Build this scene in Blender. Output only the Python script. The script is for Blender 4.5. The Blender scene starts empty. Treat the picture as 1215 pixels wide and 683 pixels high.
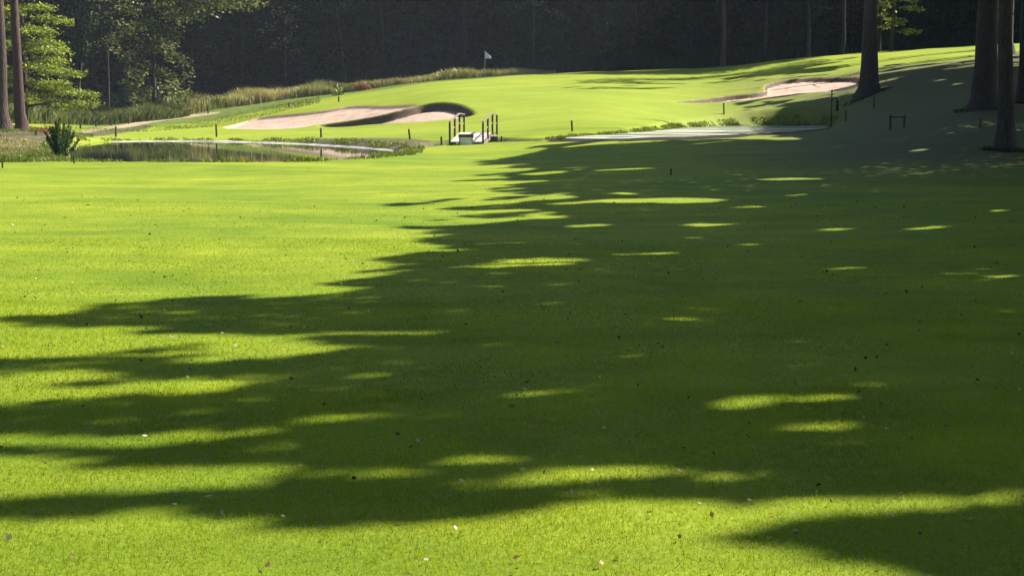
import bpy, bmesh, math
import numpy as np
from mathutils import Vector, Matrix
C = bpy.context.scene.collection
RNG = np.random.default_rng(7)
R = math.radians

# ------------------------------------------------------------------ camera, sky, sun, exposure
F_PX, CX, CY, EYE = 1927.0, 607.5, 341.5, 1.6
PITCH = math.atan((CY - 120) / F_PX)
cam_d = bpy.data.cameras.new("camera"); cam = bpy.data.objects.new("camera", cam_d); C.objects.link(cam)
cam.location = (0, 0, EYE); cam.rotation_euler = (R(90) - PITCH, 0, 0)
cam_d.sensor_width = 36; cam_d.lens = 36 * F_PX / 1215; cam_d.clip_start = 0.05; cam_d.clip_end = 3000
bpy.context.scene.camera = cam

SUN_EL, SUN_AZ = R(42), math.atan2(0.894, 0.447)      # azimuth measured from +y towards +x
sdir = Vector((math.sin(SUN_AZ) * math.cos(SUN_EL), math.cos(SUN_AZ) * math.cos(SUN_EL), math.sin(SUN_EL)))
w = bpy.data.worlds.new("World"); bpy.context.scene.world = w; w.use_nodes = True
nt = w.node_tree
sky = nt.nodes.new("ShaderNodeTexSky"); sky.sky_type = 'NISHITA'; sky.sun_disc = False
sky.sun_elevation = SUN_EL; sky.sun_rotation = SUN_AZ
bg = nt.nodes["Background"]; bg.inputs[1].default_value = 0.055
nt.links.new(sky.outputs[0], bg.inputs[0])
sl = bpy.data.lights.new("sun", 'SUN'); sl.energy = 5.0; sl.angle = R(0.4); sl.color = (1.0, 0.94, 0.82)
so = bpy.data.objects.new("sun", sl); C.objects.link(so)
so.rotation_euler = sdir.to_track_quat('Z', 'Y').to_euler()
vs = bpy.context.scene.view_settings
vs.view_transform = 'Standard'; vs.look = 'None'; vs.gamma = 1; vs.use_curve_mapping = False; vs.exposure = 1.33
cy = bpy.context.scene.cycles
cy.max_bounces = 6; cy.diffuse_bounces = 3; cy.transmission_bounces = 4; cy.transparent_max_bounces = 8
cy.use_denoising = True

# ------------------------------------------------------------------ helpers: numbers
def ray_slope(py):                      # downward slope dz/dy of the sight line through row py
    v = (py - CY) / F_PX
    return math.tan(math.atan(v) + PITCH)
def gsm(a, sig, axis):
    n = int(sig * 3) + 1
    k = np.exp(-0.5 * (np.arange(-n, n + 1) / sig) ** 2); k /= k.sum()
    p = [(0, 0), (0, 0)]; p[axis] = (n, n)
    b = np.pad(a, p, mode='edge')
    return np.apply_along_axis(lambda m: np.convolve(m, k, 'valid'), axis, b)

COLS = {
 -400: [(44,190),(60,171),(75,153),(100,140),(130,130),(170,122)],
 0:   [(44,191),(50,184),(60,170),(66,162),(75,152),(90,144),(110,137),(135,128),(170,122)],
 130: [(44,191),(60,174),(77,166),(84,162),(98,151),(110,140),(125,131),(150,124),(180,121)],
 260: [(44,191),(60,174),(75,168),(82,163),(97,151),(106,140),(112,130),(130,122),(150,118),(180,118)],
 400: [(44,191),(60,175),(70,167),(76,163),(87,152),(91,145),(95,134),(98,123),(110,114),(125,108),(145,106),(180,108)],
 520: [(44,192),(58,175),(63,172),(68,165),(76,153),(80,146),(85,126),(95,109),(108,98),(118,94),(130,96),(150,98),(180,104)],
 600: [(44,192),(54,176),(60,170),(66,163),(76,148),(86,123),(98,103),(110,92),(120,90),(135,93),(180,100)],
 700: [(44,189),(52,170),(54,168),(63,160),(66,156),(76,138),(88,115),(100,97),(112,87),(122,85),(140,88),(180,95)],
 850: [(44,187),(53,169),(56,165),(81,151),(84,145),(88,130),(93,118),(100,105),(108,92),(118,82),(130,80),(180,88)],
 950: [(42,189),(54,168),(60,162),(70,156),(80,150),(84,142),(88,124),(92,110),(98,97),(105,84),(115,70),(122,68),(135,72),(180,85)],
 1000:[(42,189),(54,168),(64,158),(74,151),(80,146),(84,132),(88,119),(92,109),(98,98),(106,82),(115,66),(125,64),(135,68),(180,82)],
 1030:[(42,189),(54,167),(64,153),(72,138),(78,122),(84,107),(92,95),(100,84),(108,73),(115,64),(125,62),(135,66),(180,80)],
 1168:[(40,193),(46,174),(52,153),(60,125),(70,105),(80,92),(92,80),(102,70),(112,58),(120,53),(130,55),(180,72)],
 1240:[(40,193),(44,183),(52,158),(60,130),(70,108),(80,94),(92,80),(102,68),(112,55),(120,50),(130,52),(180,70)],
 1700:[(40,193),(44,183),(52,158),(60,130),(70,108),(80,94),(92,80),(102,68),(112,55),(120,50),(130,52),(180,70)],
}
DG = np.arange(0, 300, 0.5); UG = np.arange(-420, 1721, 10.0)
_us = sorted(COLS); _rows = []
for u_ in _us:
    ds = [0, 26] + [d for d, _ in COLS[u_]]
    zs = [0, 0] + [EYE - d * ray_slope(py) for d, py in COLS[u_]]
    ds.append(300); zs.append(zs[-1])
    _rows.append(gsm(np.interp(DG, ds, zs)[None, :], 3.0, 1)[0])
_rows = np.array(_rows)
ZT = np.array([[np.interp(u, _us, _rows[:, j]) for u in UG] for j in range(len(DG))]).T   # [u, d]
ZT = gsm(ZT, 2.5, 0)
def base_z(x, y):
    x = np.asarray(x, float); y = np.asarray(y, float)
    d = np.clip(y, 1.0, 298)
    u = np.clip(CX + F_PX * x / (0.9935 * d), -415, 1705)
    fu = (u - UG[0]) / 10.0; fd = d / 0.5
    i = fu.astype(int); j = fd.astype(int); a = fu - i; b = fd - j
    z = (ZT[i, j] * (1 - a) * (1 - b) + ZT[i + 1, j] * a * (1 - b) + ZT[i, j + 1] * (1 - a) * b + ZT[i + 1, j + 1] * a * b)
    und = 0.035 * np.sin(x * 0.31 + 1) * np.sin(y * 0.23 + 0.4) + 0.02 * np.sin(x * 0.8 + y * 0.5)
    return z + und * np.clip((y - 8) / 10, 0, 1)
CT, ST = math.cos(PITCH), math.sin(PITCH)
def ray(px, py):
    a = (px - CX) / F_PX; b = -(py - CY) / F_PX
    return np.array([a, CT + b * ST, -ST + b * CT])
def hit(px, py, dz=0.0):                # ground point seen at that place of the photograph
    r = ray(px, py); r = r / r[1]
    d = np.arange(3, 260, 0.1)
    below = EYE + r[2] * d < base_z(r[0] * d, d) + dz
    k = np.argmax(below) if below.any() else len(d) - 1
    return np.array([r[0] * d[k], d[k]])
def hit_plane(px, py, z):
    r = ray(px, py); t = (z - EYE) / r[2]
    return np.array([r[0] * t, r[1] * t])
def to_px(x, y, z):
    dep = y * CT - (z - EYE) * ST; up = y * ST + (z - EYE) * CT
    dep = np.where(dep < 0.1, 0.1, dep)
    return CX + F_PX * x / dep, CY - F_PX * up / dep
def inside(px, py, poly):
    c = np.zeros(px.shape, bool); n = len(poly)
    for i in range(n):
        x0, y0 = poly[i]; x1, y1 = poly[(i + 1) % n]
        if y0 == y1: continue
        m = ((y0 > py) != (y1 > py)) & (px < (x1 - x0) * (py - y0) / (y1 - y0) + x0)
        c ^= m
    return c
def sdist(x, y, poly):                  # >0 inside
    d = np.full(x.shape, 1e9); n = len(poly)
    for i in range(n):
        ax, ay = poly[i]; bx, by = poly[(i + 1) % n]
        vx, vy = bx - ax, by - ay; L = vx * vx + vy * vy + 1e-9
        t = np.clip(((x - ax) * vx + (y - ay) * vy) / L, 0, 1)
        d = np.minimum(d, np.hypot(x - ax - t * vx, y - ay - t * vy))
    return np.where(inside(x, y, poly), d, -d)
def smooth_poly(pts, it=2):
    p = np.array(pts, float)
    for _ in range(it):
        q = np.roll(p, -1, 0)
        p = np.stack([0.75 * p + 0.25 * q, 0.25 * p + 0.75 * q], 1).reshape(-1, 2)
    return p
def sstep(t): t = np.clip(t, 0, 1); return t * t * (3 - 2 * t)

# ------------------------------------------------------------------ ground features
WL, WR = -0.30, 0.30
left_near = [hit(p, q) for p, q in [(84,189),(130,190.5),(200,191),(260,191.5),(330,191),(400,188.5),(440,184.5),(468,181.5)]]
left_far = [hit_plane(p, q, WL) for p, q in [(471,180),(435,176.5),(400,174),(360,171.5),(320,170),(280,168.8),(240,168),(190,167.8),(130,168.5),(95,170.5),(84,176)]]
POND_L = smooth_poly(left_near + left_far, 2)
right_near = [hit(p, q) for p, q in [(645,167.5),(700,165.5),(760,163),(830,161),(890,158),(930,155.5),(975,151.8)]]
SHORE_SHADE = [hit(p, q) for p, q in [(650,168.8),(700,168.5),(760,167),(830,166),(890,161.5),(930,158),(985,152.8),(985,151),(930,154.5),(890,157),(830,160),(760,162),(700,164.5),(650,166.5)]]  # band of painted tree shade along the near shore of the right pond
right_far = [hit_plane(p, q, WR) for p, q in [(988,150.3),(960,149.2),(900,149.2),(850,149.8),(815,151.5),(785,155),(750,158),(700,161),(660,164.5)]]
POND_R = smooth_poly(right_near + right_far, 2)
B_BACK = smooth_poly([hit(p, q) for p, q in [(254,152),(300,140),(345,136),(385,131.5),(425,124),(465,126),(503,122.5),(482,129),(455,135.8),(420,141.8),(376,147.2),(345,153),(300,154)]], 2)
B_NEAR = smooth_poly([hit(p, q) for p, q in [(364,148.8),(420,142),(455,136),(482,129),(505,122.8),(530,121),(550,125),(568,137),(530,142),(490,145.5),(430,149)]], 2)
B_RIGHT = smooth_poly([hit(p, q) for p, q in [(790,121),(850,114),(912,109.5),(904,102),(925,95.5),(975,92),(1024,90),(1022,103),(965,109),(915,115.5),(860,120.5),(820,122)]], 2)
DITCH = smooth_poly([hit(p, q) for p, q in [(466,180.5),(500,174.5),(530,171),(600,167.5),(650,166.8),(655,165.5),(600,162.5),(540,165),(500,168),(468,175)]], 1)
EARTH1 = smooth_poly([hit(p, q) for p, q in [(355,168),(420,177.5),(470,181.5),(500,176),(530,172),(530,168),(480,164.5),(400,164),(355,165)]], 1)
EARTH2 = smooth_poly([hit(p, q) for p, q in [(60,161),(110,154),(150,149.5),(180,147.5),(178,152),(140,159),(100,162),(60,166)]], 1)
EARTH3 = smooth_poly([hit(p, q) for p, q in [(-380,152),(-80,150),(20,149),(60,152),(85,157),(70,162),(60,180),(10,182),(-80,180),(-380,176)]], 1)
PATH = smooth_poly([hit(p, q) for p, q in [(75,158),(120,151),(160,145),(205,138),(262,132),(262,134.5),(205,141),(165,148.5),(120,154),(85,160)]], 1)
RBANK = smooth_poly([hit(p, q) for p, q in [(1150,72),(1215,62),(1300,60),(1300,78),(1215,82),(1150,78)]], 1)

def ground_z(x, y):
    x = np.asarray(x, float); y = np.asarray(y, float)
    z = base_z(x, y)
    for poly, wl in ((POND_L, WL), (POND_R, WR)):
        s = sdist(x, y, poly)
        wid = np.where(y > 62, 0.9, 0.55)
        zz = wl - 0.02 + (z - wl + 0.02) * sstep(-s / wid)
        z = np.where(s > 0, np.minimum(z, wl - 0.02 - 0.6 * sstep(s / 2.0)), np.where(s > -1.0, zz, z))
    s = sdist(x, y, DITCH); z = z - 0.32 * sstep((s + 0.15) / 0.6)
    for poly, D, wd in ((B_BACK, 0.15, 0.35), (B_NEAR, 0.46, 0.3), (B_RIGHT, 0.27, 0.26)):
        s = sdist(x, y, poly)
        z = z - D * sstep((s + 0.05) / wd) 
    return z
def gz(x, y): return float(ground_z(np.array([x]), np.array([y]))[0])

def rng_lines(spec):
    out = []
    for a, b, s in spec: out.append(np.arange(a, b, s))
    out = np.concatenate(out); return out

# ------------------------------------------------------------------ mesh helpers
def mesh_np(name, V, loops, sizes, attrs=None, smooth=False):
    me = bpy.data.meshes.new(name)
    V = np.ascontiguousarray(V, np.float32); loops = np.ascontiguousarray(loops, np.int32)
    nf = len(sizes)
    me.vertices.add(len(V)); me.vertices.foreach_set('co', V.ravel())
    me.loops.add(len(loops)); me.loops.foreach_set('vertex_index', loops)
    me.polygons.add(nf)
    st = np.concatenate([[0], np.cumsum(sizes)[:-1]]).astype(np.int32)
    me.polygons.foreach_set('loop_start', st)
    me.polygons.foreach_set('loop_total', np.asarray(sizes, np.int32))
    me.polygons.foreach_set('use_smooth', np.full(nf, bool(smooth)))
    for k, v in (attrs or {}).items():
        a = me.attributes.new(k, 'FLOAT', 'POINT'); a.data.foreach_set('value', np.ascontiguousarray(v, np.float32))
    me.update(calc_edges=True); me.validate()
    return me
def link(name, me, mat, parent=None, loc=None, label=None, cat=None, group=None, kind=None):
    o = bpy.data.objects.new(name, me); C.objects.link(o)
    if mat is not None and me is not None and not me.materials: me.materials.append(mat)
    if parent: o.parent = parent
    if loc is not None: o.location = loc
    tag(o, label, cat, group, kind); return o
def tag(o, label=None, cat=None, group=None, kind=None):
    if label: o['label'] = label
    if cat: o['category'] = cat
    if group: o['group'] = group
    if kind: o['kind'] = kind
    return o
def empty(name, loc, label, cat, group=None, rz=0):
    o = bpy.data.objects.new(name, None); C.objects.link(o); o.location = loc; o.rotation_euler = (0, 0, rz)
    o.empty_display_size = 0.2
    return tag(o, label, cat, group)
def copy_tree(o, parent=None):
    c = o.copy(); C.objects.link(c)
    if parent: c.parent = parent
    for ch in list(o.children): copy_tree(ch, c)
    return c

class MB:
    def __init__(s): s.v = []; s.f = []; s.n = 0
    def add(s, v, f):
        s.v.append(np.asarray(v, float)); s.f += [[i + s.n for i in q] for q in f]; s.n += len(v)
    def box(s, c, size, rot=None):
        c = np.array(c, float); h = np.array(size, float) / 2
        v = np.array([[x, y, z] for x in (-1, 1) for y in (-1, 1) for z in (-1, 1)]) * h
        if rot is not None: v = v @ np.array(rot.to_3x3()).T
        s.add(v + c, [(0,1,3,2),(4,6,7,5),(0,4,5,1),(2,3,7,6),(0,2,6,4),(1,5,7,3)])
    def beam(s, a, b, wx, wz):
        a = Vector(a); b = Vector(b); d = b - a
        s.box((a + b) / 2, (wx, d.length, wz), d.to_track_quat('Y', 'Z').to_matrix())
    def tube(s, pts, rad, seg=8, wob=0.0, cap=True):
        pts = np.asarray(pts, float); n = len(pts); rad = np.broadcast_to(rad, (n,))
        V = []
        for i in range(n):
            d = Vector(pts[min(i + 1, n - 1)] - pts[max(i - 1, 0)]).normalized()
            a = d.orthogonal() if abs(d.z) < 0.9 else Vector((1, 0, 0)); a = (a - d * a.dot(d)).normalized(); b = d.cross(a)
            for k in range(seg):
                t = 2 * math.pi * k / seg
                r = rad[i] * (1 + wob * math.sin(3 * t + i * 0.7) * 0.6 + wob * math.sin(5 * t + 1.3 + i * 0.3) * 0.5)
                V.append(pts[i] + r * (math.cos(t) * np.array(a) + math.sin(t) * np.array(b)))
        f = [(i * seg + k, i * seg + (k + 1) % seg, (i + 1) * seg + (k + 1) % seg, (i + 1) * seg + k) for i in range(n - 1) for k in range(seg)]
        if cap: f += [list(range(seg))[::-1], [(n - 1) * seg + k for k in range(seg)]]
        s.add(V, f)
    def mesh(s, name, smooth=False):
        V = np.concatenate(s.v); L = [i for q in s.f for i in q]
        return mesh_np(name, V, L, [len(q) for q in s.f], smooth=smooth)

def leaf_mesh(name, P, N, size, aspect=0.6, rng=RNG, tint=None, dirs=None, fold=False):
    """many small diamond leaves at P, facing N"""
    n = len(P); N = N / np.linalg.norm(N, axis=1, keepdims=True)
    t = rng.normal(size=(n, 3)) if dirs is None else dirs + rng.normal(size=(n, 3)) * 0.3
    t -= N * (t * N).sum(1, keepdims=True); t /= np.linalg.norm(t, axis=1, keepdims=True) + 1e-9
    b = np.cross(N, t); s = (np.broadcast_to(size, (n,)) / 2)[:, None]
    v = np.stack([P - t * s, P + b * s * aspect - t * s * 0.1, P + t * s, P - b * s * aspect - t * s * 0.1], 1)
    tn = rng.random(n) if tint is None else tint
    return mesh_np(name, v.reshape(-1, 3), np.arange(4 * n), np.full(n, 4), {'tint': np.repeat(tn, 4)})
def blade_mesh(name, P, H, W, lean=0.35, rng=RNG, tint=None, two=False):
    n = len(P); a = rng.random(n) * 2 * np.pi; H = np.broadcast_to(H, (n,)); W = np.broadcast_to(W, (n,))
    l = rng.normal(size=(n, 2)) * lean * H[:, None]
    wv = np.stack([np.cos(a), np.sin(a), 0 * a], 1) * W[:, None] / 2
    tip = P + np.concatenate([l, H[:, None]], 1)
    tn = rng.random(n) if tint is None else tint
    if two:
        mid = P + np.concatenate([l * 0.25, H[:, None] * 0.6], 1)
        v = np.stack([P - wv, P + wv, mid + wv * 0.8, tip, mid - wv * 0.8], 1)
        k = 5
    else:
        v = np.stack([P - wv, P + wv, tip], 1); k = 3
    return mesh_np(name, v.reshape(-1, 3), np.arange(k * n), np.full(n, k), {'tint': np.repeat(tn, k)})

# ------------------------------------------------------------------ materials
def new_mat(name):
    m = bpy.data.materials.new(name); m.use_nodes = True; m.node_tree.nodes.clear()
    return m, m.node_tree.nodes, m.node_tree.links
def ramp(N, stops):
    r = N.new('ShaderNodeValToRGB'); e = r.color_ramp.elements
    while len(e) < len(stops): e.new(0.5)
    for el, (p, c) in zip(e, stops): el.position = p; el.color = (*c, 1)
    return r
def leafy(name, stops, transl=0.45, gloss=0.15, rough=0.5, objrand=0.0, tcol=(1.25, 1.2, 0.5)):
    m, N, L = new_mat(name)
    a = N.new('ShaderNodeAttribute'); a.attribute_name = 'tint'
    r = ramp(N, stops); L.new(a.outputs['Fac'], r.inputs[0])
    col = r.outputs[0]
    g = N.new('ShaderNodeTexNoise'); g.inputs['Scale'].default_value = 0.9
    geo = N.new('ShaderNodeNewGeometry'); L.new(geo.outputs['Position'], g.inputs['Vector'])
    mr = N.new('ShaderNodeMapRange'); mr.inputs[1].default_value = 0.3; mr.inputs[2].default_value = 0.7; mr.inputs[3].default_value = 0.75; mr.inputs[4].default_value = 1.25
    L.new(g.outputs[0], mr.inputs[0])
    mul = N.new('ShaderNodeMix'); mul.data_type = 'RGBA'; mul.blend_type = 'MULTIPLY'; mul.inputs[0].default_value = 1
    L.new(col, mul.inputs[6]); L.new(mr.outputs[0], mul.inputs[7]); col = mul.outputs[2]
    d = N.new('ShaderNodeBsdfDiffuse'); t = N.new('ShaderNodeBsdfTranslucent'); mx = N.new('ShaderNodeMixShader'); mx.inputs[0].default_value = transl
    tm = N.new('ShaderNodeMix'); tm.data_type = 'RGBA'; tm.blend_type = 'MULTIPLY'; tm.inputs[0].default_value = 1; tm.inputs[7].default_value = (*tcol, 1)
    L.new(col, tm.inputs[6]); L.new(col, d.inputs[0]); L.new(tm.outputs[2], t.inputs[0]); L.new(d.outputs[0], mx.inputs[1]); L.new(t.outputs[0], mx.inputs[2])
    out = N.new('ShaderNodeOutputMaterial')
    if gloss > 0:
        gl = N.new('ShaderNodeBsdfGlossy'); gl.inputs['Roughness'].default_value = rough; gl.inputs[0].default_value = (1, 1, 1, 1)
        m2 = N.new('ShaderNodeMixShader'); lw = N.new('ShaderNodeLayerWeight'); lw.inputs[0].default_value = 0.25
        ml = N.new('ShaderNodeMath'); ml.operation = 'MULTIPLY'; ml.inputs[1].default_value = gloss
        L.new(lw.outputs['Fresnel'], ml.inputs[0]); L.new(ml.outputs[0], m2.inputs[0]); L.new(mx.outputs[0], m2.inputs[1]); L.new(gl.outputs[0], m2.inputs[2])
        L.new(m2.outputs[0], out.inputs[0])
    else: L.new(mx.outputs[0], out.inputs[0])
    return m
def rough_mat(name, c0, c1, scale=8, stretch=(1, 1, 1), bump=0.3, rough=0.85, detail=6, dist=0.02):
    m, N, L = new_mat(name)
    tc = N.new('ShaderNodeTexCoord'); mp = N.new('ShaderNodeMapping'); mp.inputs['Scale'].default_value = stretch
    L.new(tc.outputs['Object'], mp.inputs[0])
    n = N.new('ShaderNodeTexNoise'); n.inputs['Scale'].default_value = scale; n.inputs['Detail'].default_value = detail; L.new(mp.outputs[0], n.inputs['Vector'])
    r = ramp(N, [(0.3, c0), (0.72, c1)]); L.new(n.outputs[0], r.inputs[0])
    p = N.new('ShaderNodeBsdfPrincipled'); p.inputs['Roughness'].default_value = rough; L.new(r.outputs[0], p.inputs['Base Color'])
    b = N.new('ShaderNodeBump'); b.inputs['Strength'].default_value = bump; b.inputs['Distance'].default_value = dist; L.new(n.outputs[0], b.inputs['Height']); L.new(b.outputs[0], p.inputs['Normal'])
    o = N.new('ShaderNodeOutputMaterial'); L.new(p.outputs[0], o.inputs[0]); return m

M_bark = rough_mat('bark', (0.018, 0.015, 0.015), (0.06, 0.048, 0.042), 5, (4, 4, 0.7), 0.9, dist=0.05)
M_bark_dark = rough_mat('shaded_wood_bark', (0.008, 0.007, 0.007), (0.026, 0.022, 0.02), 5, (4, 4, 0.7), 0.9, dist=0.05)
M_bark_red = rough_mat('reddish_bark', (0.03, 0.018, 0.015), (0.11, 0.062, 0.05), 5, (4, 4, 0.7), 0.9, dist=0.05)
M_birch = rough_mat('pale_bark', (0.12, 0.11, 0.1), (0.42, 0.4, 0.36), 3, (3, 3, 1.4), 0.5)
M_wood = rough_mat('weathered_dark_wood', (0.03, 0.02, 0.014), (0.09, 0.06, 0.04), 12, (6, 6, 0.8), 0.5, dist=0.006)
M_rail = rough_mat('pale_rail_wood', (0.13, 0.1, 0.075), (0.28, 0.22, 0.17), 12, (6, 0.8, 6), 0.4, dist=0.006)
M_deck = rough_mat('bleached_deck_boards', (0.34, 0.31, 0.29), (0.55, 0.51, 0.48), 9, (1, 6, 6), 0.4, dist=0.006)
M_white = rough_mat('white_paint', (0.66, 0.64, 0.64), (0.8, 0.79, 0.78), 7, bump=0.15, rough=0.5, dist=0.004)
M_black = rough_mat('black_metal', (0.012, 0.013, 0.014), (0.03, 0.03, 0.032), 20, bump=0.1, rough=0.45, dist=0.002)
M_stone = rough_mat('pale_pond_stone', (0.2, 0.18, 0.16), (0.62, 0.59, 0.55), 1.1, bump=0.5, rough=0.6, dist=0.03)
M_flag = rough_mat('flag_cloth', (0.72, 0.72, 0.75), (0.82, 0.82, 0.84), 4, bump=0.1)
M_pole = rough_mat('pole_paint', (0.5, 0.48, 0.38), (0.65, 0.62, 0.5), 4, bump=0.05, rough=0.4)
M_leaf = leafy('canopy_leaves', [(0, (0.02, 0.05, 0.006)), (1, (0.06, 0.12, 0.015))], 0.25, 0.05)
M_leaf_bright = leafy('sunlit_beech_leaves', [(0, (0.06, 0.1, 0.014)), (0.6, (0.2, 0.27, 0.045)), (1, (0.36, 0.41, 0.1))], 0.55, 0.03, tcol=(1.3, 1.2, 0.55))
M_leaf_dull = leafy('greygreen_leaves', [(0, (0.07, 0.09, 0.035)), (0.6, (0.15, 0.18, 0.07)), (1, (0.3, 0.33, 0.16))], 0.45, 0.03)
M_needle = leafy('dark_needles', [(0, (0.008, 0.015, 0.009)), (0.85, (0.026, 0.042, 0.022)), (1, (0.05, 0.07, 0.04))], 0.05, 0.0)
M_shrub = leafy('shrub_leaves', [(0, (0.02, 0.045, 0.018)), (1, (0.07, 0.115, 0.04))], 0.35, 0.03)
M_tall = leafy('dry_tall_grass', [(0, (0.09, 0.11, 0.03)), (0.4, (0.24, 0.25, 0.1)), (0.75, (0.42, 0.38, 0.21)), (1, (0.58, 0.48, 0.36))], 0.35, 0.1)
M_rust = leafy('rusty_fern', [(0, (0.13, 0.06, 0.025)), (1, (0.3, 0.16, 0.08))], 0.35, 0.1)
M_tuft = leafy('bank_tufts', [(0, (0.05, 0.09, 0.012)), (0.6, (0.14, 0.19, 0.03)), (1, (0.3, 0.3, 0.09))], 0.4, 0.1)
M_blade = leafy('lawn_blades', [(0, (0.155, 0.215, 0.012)), (0.55, (0.24, 0.335, 0.02)), (0.95, (0.32, 0.41, 0.03)), (1, (0.42, 0.42, 0.12))], 0.5, 0.0, 0.55, tcol=(1.2, 1.08, 0.5))
M_litter = leafy('dead_leaves', [(0, (0.03, 0.018, 0.008)), (0.5, (0.14, 0.08, 0.035)), (0.8, (0.3, 0.22, 0.11)), (1, (0.5, 0.45, 0.36))], 0.2, 0.03)

def ground_material():
    m, N, L = new_mat('mown_turf_and_sand')
    geo = N.new('ShaderNodeNewGeometry')
    def noise(scale, detail=5, rough=0.55, vec=None, st=None):
        n = N.new('ShaderNodeTexNoise'); n.inputs['Scale'].default_value = scale; n.inputs['Detail'].default_value = detail; n.inputs['Roughness'].default_value = rough
        if st:
            mp = N.new('ShaderNodeMapping'); mp.inputs['Scale'].default_value = st; L.new(geo.outputs['Position'], mp.inputs[0]); L.new(mp.outputs[0], n.inputs['Vector'])
        else: L.new(geo.outputs['Position'], n.inputs['Vector'])
        return n
    def attr(nm): a = N.new('ShaderNodeAttribute'); a.attribute_name = nm; return a.outputs['Fac']
    def mix(f, a, b, blend='MIX'):
        x = N.new('ShaderNodeMix'); x.data_type = 'RGBA'; x.blend_type = blend
        for s, v in ((x.inputs[0], f), (x.inputs[6], a), (x.inputs[7], b)):
            if hasattr(v, 'node'): L.new(v, s)
            else: s.default_value = v if not isinstance(v, tuple) else (*v, 1)
        return x.outputs[2]
    def mask(sd, nz, soft, amp):      # signed distance + noise -> 0..1
        a = N.new('ShaderNodeMath'); a.operation = 'MULTIPLY_ADD'; L.new(nz, a.inputs[0]); a.inputs[1].default_value = amp; 
        b = N.new('ShaderNodeMath'); b.operation = 'SUBTRACT'; L.new(sd, b.inputs[0]); b.inputs[1].default_value = amp * 0.5
        L.new(b.outputs[0], a.inputs[2])
        r = N.new('ShaderNodeMapRange'); r.interpolation_type = 'SMOOTHSTEP'; r.inputs[1].default_value = -soft; r.inputs[2].default_value = soft; L.new(a.outputs[0], r.inputs[0])
        return r.outputs[0]
    big = noise(0.12, 4); mid = noise(1.1, 5); fine = noise(34, 5, 0.7); micro = noise(160, 3, 0.7)
    streak = noise(1.0, 4, 0.6, st=(0.35, 1.5, 1))
    g1 = ramp(N, [(0.25, (0.15, 0.205, 0.011)), (0.5, (0.2, 0.265, 0.016)), (0.8, (0.26, 0.325, 0.023))]); L.new(fine.outputs[0], g1.inputs[0])
    g2 = ramp(N, [(0.3, (0.78, 0.86, 0.9)), (0.7, (1.16, 1.08, 1.05))]); L.new(mid.outputs[0], g2.inputs[0])
    g3 = ramp(N, [(0.35, (0.82, 0.9, 0.9)), (0.65, (1.12, 1.06, 1.1))]); L.new(big.outputs[0], g3.inputs[0])
    g4 = ramp(N, [(0.3, (0.85, 0.88, 0.88)), (0.7, (1.12, 1.1, 1.1))]); L.new(streak.outputs[0], g4.inputs[0])
    g5 = ramp(N, [(0.3, (0.72, 0.75, 0.72)), (0.7, (1.22, 1.2, 1.22))]); L.new(micro.outputs[0], g5.inputs[0])
    col = mix(1.0, g1.outputs[0], g2.outputs[0], 'MULTIPLY'); col = mix(1.0, col, g3.outputs[0], 'MULTIPLY')
    far = noise(0.3, 6, 0.62, st=(0.45, 1.3, 1)); g6 = ramp(N, [(0.33, (0.70, 0.80, 0.72)), (0.48, (1, 1, 1)), (0.66, (1.25, 1.14, 1.2))]); L.new(far.outputs[0], g6.inputs[0]); col = mix(1.0, col, g6.outputs[0], 'MULTIPLY')
    col = mix(1.0, col, g4.outputs[0], 'MULTIPLY'); col = mix(1.0, col, g5.outputs[0], 'MULTIPLY')
    col = mix(attr('green'), col, mix(0.45, col, (0.27, 0.325, 0.035)))
    rg = ramp(N, [(0.3, (0.07, 0.11, 0.02)), (0.6, (0.13, 0.17, 0.035)), (0.8, (0.22, 0.2, 0.08))]); L.new(noise(2.2, 6).outputs[0], rg.inputs[0])
    col = mix(mask(attr('sd_rough'), mid.outputs[0], 0.6, 1.5), col, rg.outputs[0])
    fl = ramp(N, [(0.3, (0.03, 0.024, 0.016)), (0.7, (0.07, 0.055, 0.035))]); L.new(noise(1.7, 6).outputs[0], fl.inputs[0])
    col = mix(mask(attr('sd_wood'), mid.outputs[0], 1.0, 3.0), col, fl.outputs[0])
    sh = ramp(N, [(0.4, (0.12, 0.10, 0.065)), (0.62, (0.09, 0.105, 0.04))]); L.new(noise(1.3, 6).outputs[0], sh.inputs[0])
    shade_tone = N.new('ShaderNodeMath'); shade_tone.operation = 'MULTIPLY'; L.new(attr('shade_tone'), shade_tone.inputs[0]); shade_tone.inputs[1].default_value = 0.85
    col = mix(shade_tone.outputs[0], col, sh.outputs[0])  # tree shade put into the turf colour
    ea = ramp(N, [(0.36, (0.05, 0.037, 0.026)), (0.47, (0.11, 0.085, 0.055)), (0.56, (0.1, 0.12, 0.035)), (0.7, (0.18, 0.17, 0.08))]); L.new(noise(3, 6).outputs[0], ea.inputs[0])
    col = mix(mask(attr('sd_earth'), mid.outputs[0], 0.25, 0.9), col, ea.outputs[0])
    pa = ramp(N, [(0.3, (0.3, 0.22, 0.15)), (0.7, (0.42, 0.34, 0.22))]); L.new(noise(2, 4).outputs[0], pa.inputs[0])
    col = mix(mask(attr('sd_shore_shade'), fine.outputs[0], 0.12, 0.3), col, (0.022, 0.02, 0.012))  # near-black colour stands in for shade on the shore
    col = mix(mask(attr('sd_path'), mid.outputs[0], 0.3, 0.8), col, pa.outputs[0])
    sa = ramp(N, [(0.3, (0.34, 0.23, 0.175)), (0.5, (0.47, 0.34, 0.27)), (0.7, (0.58, 0.44, 0.35))]); L.new(noise(1.6, 7, 0.65).outputs[0], sa.inputs[0])
    smask = mask(attr('sd_sand'), fine.outputs[0], 0.05, 0.15)
    sx = N.new('ShaderNodeSeparateXYZ'); L.new(geo.outputs['True Normal'], sx.inputs[0])
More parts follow.
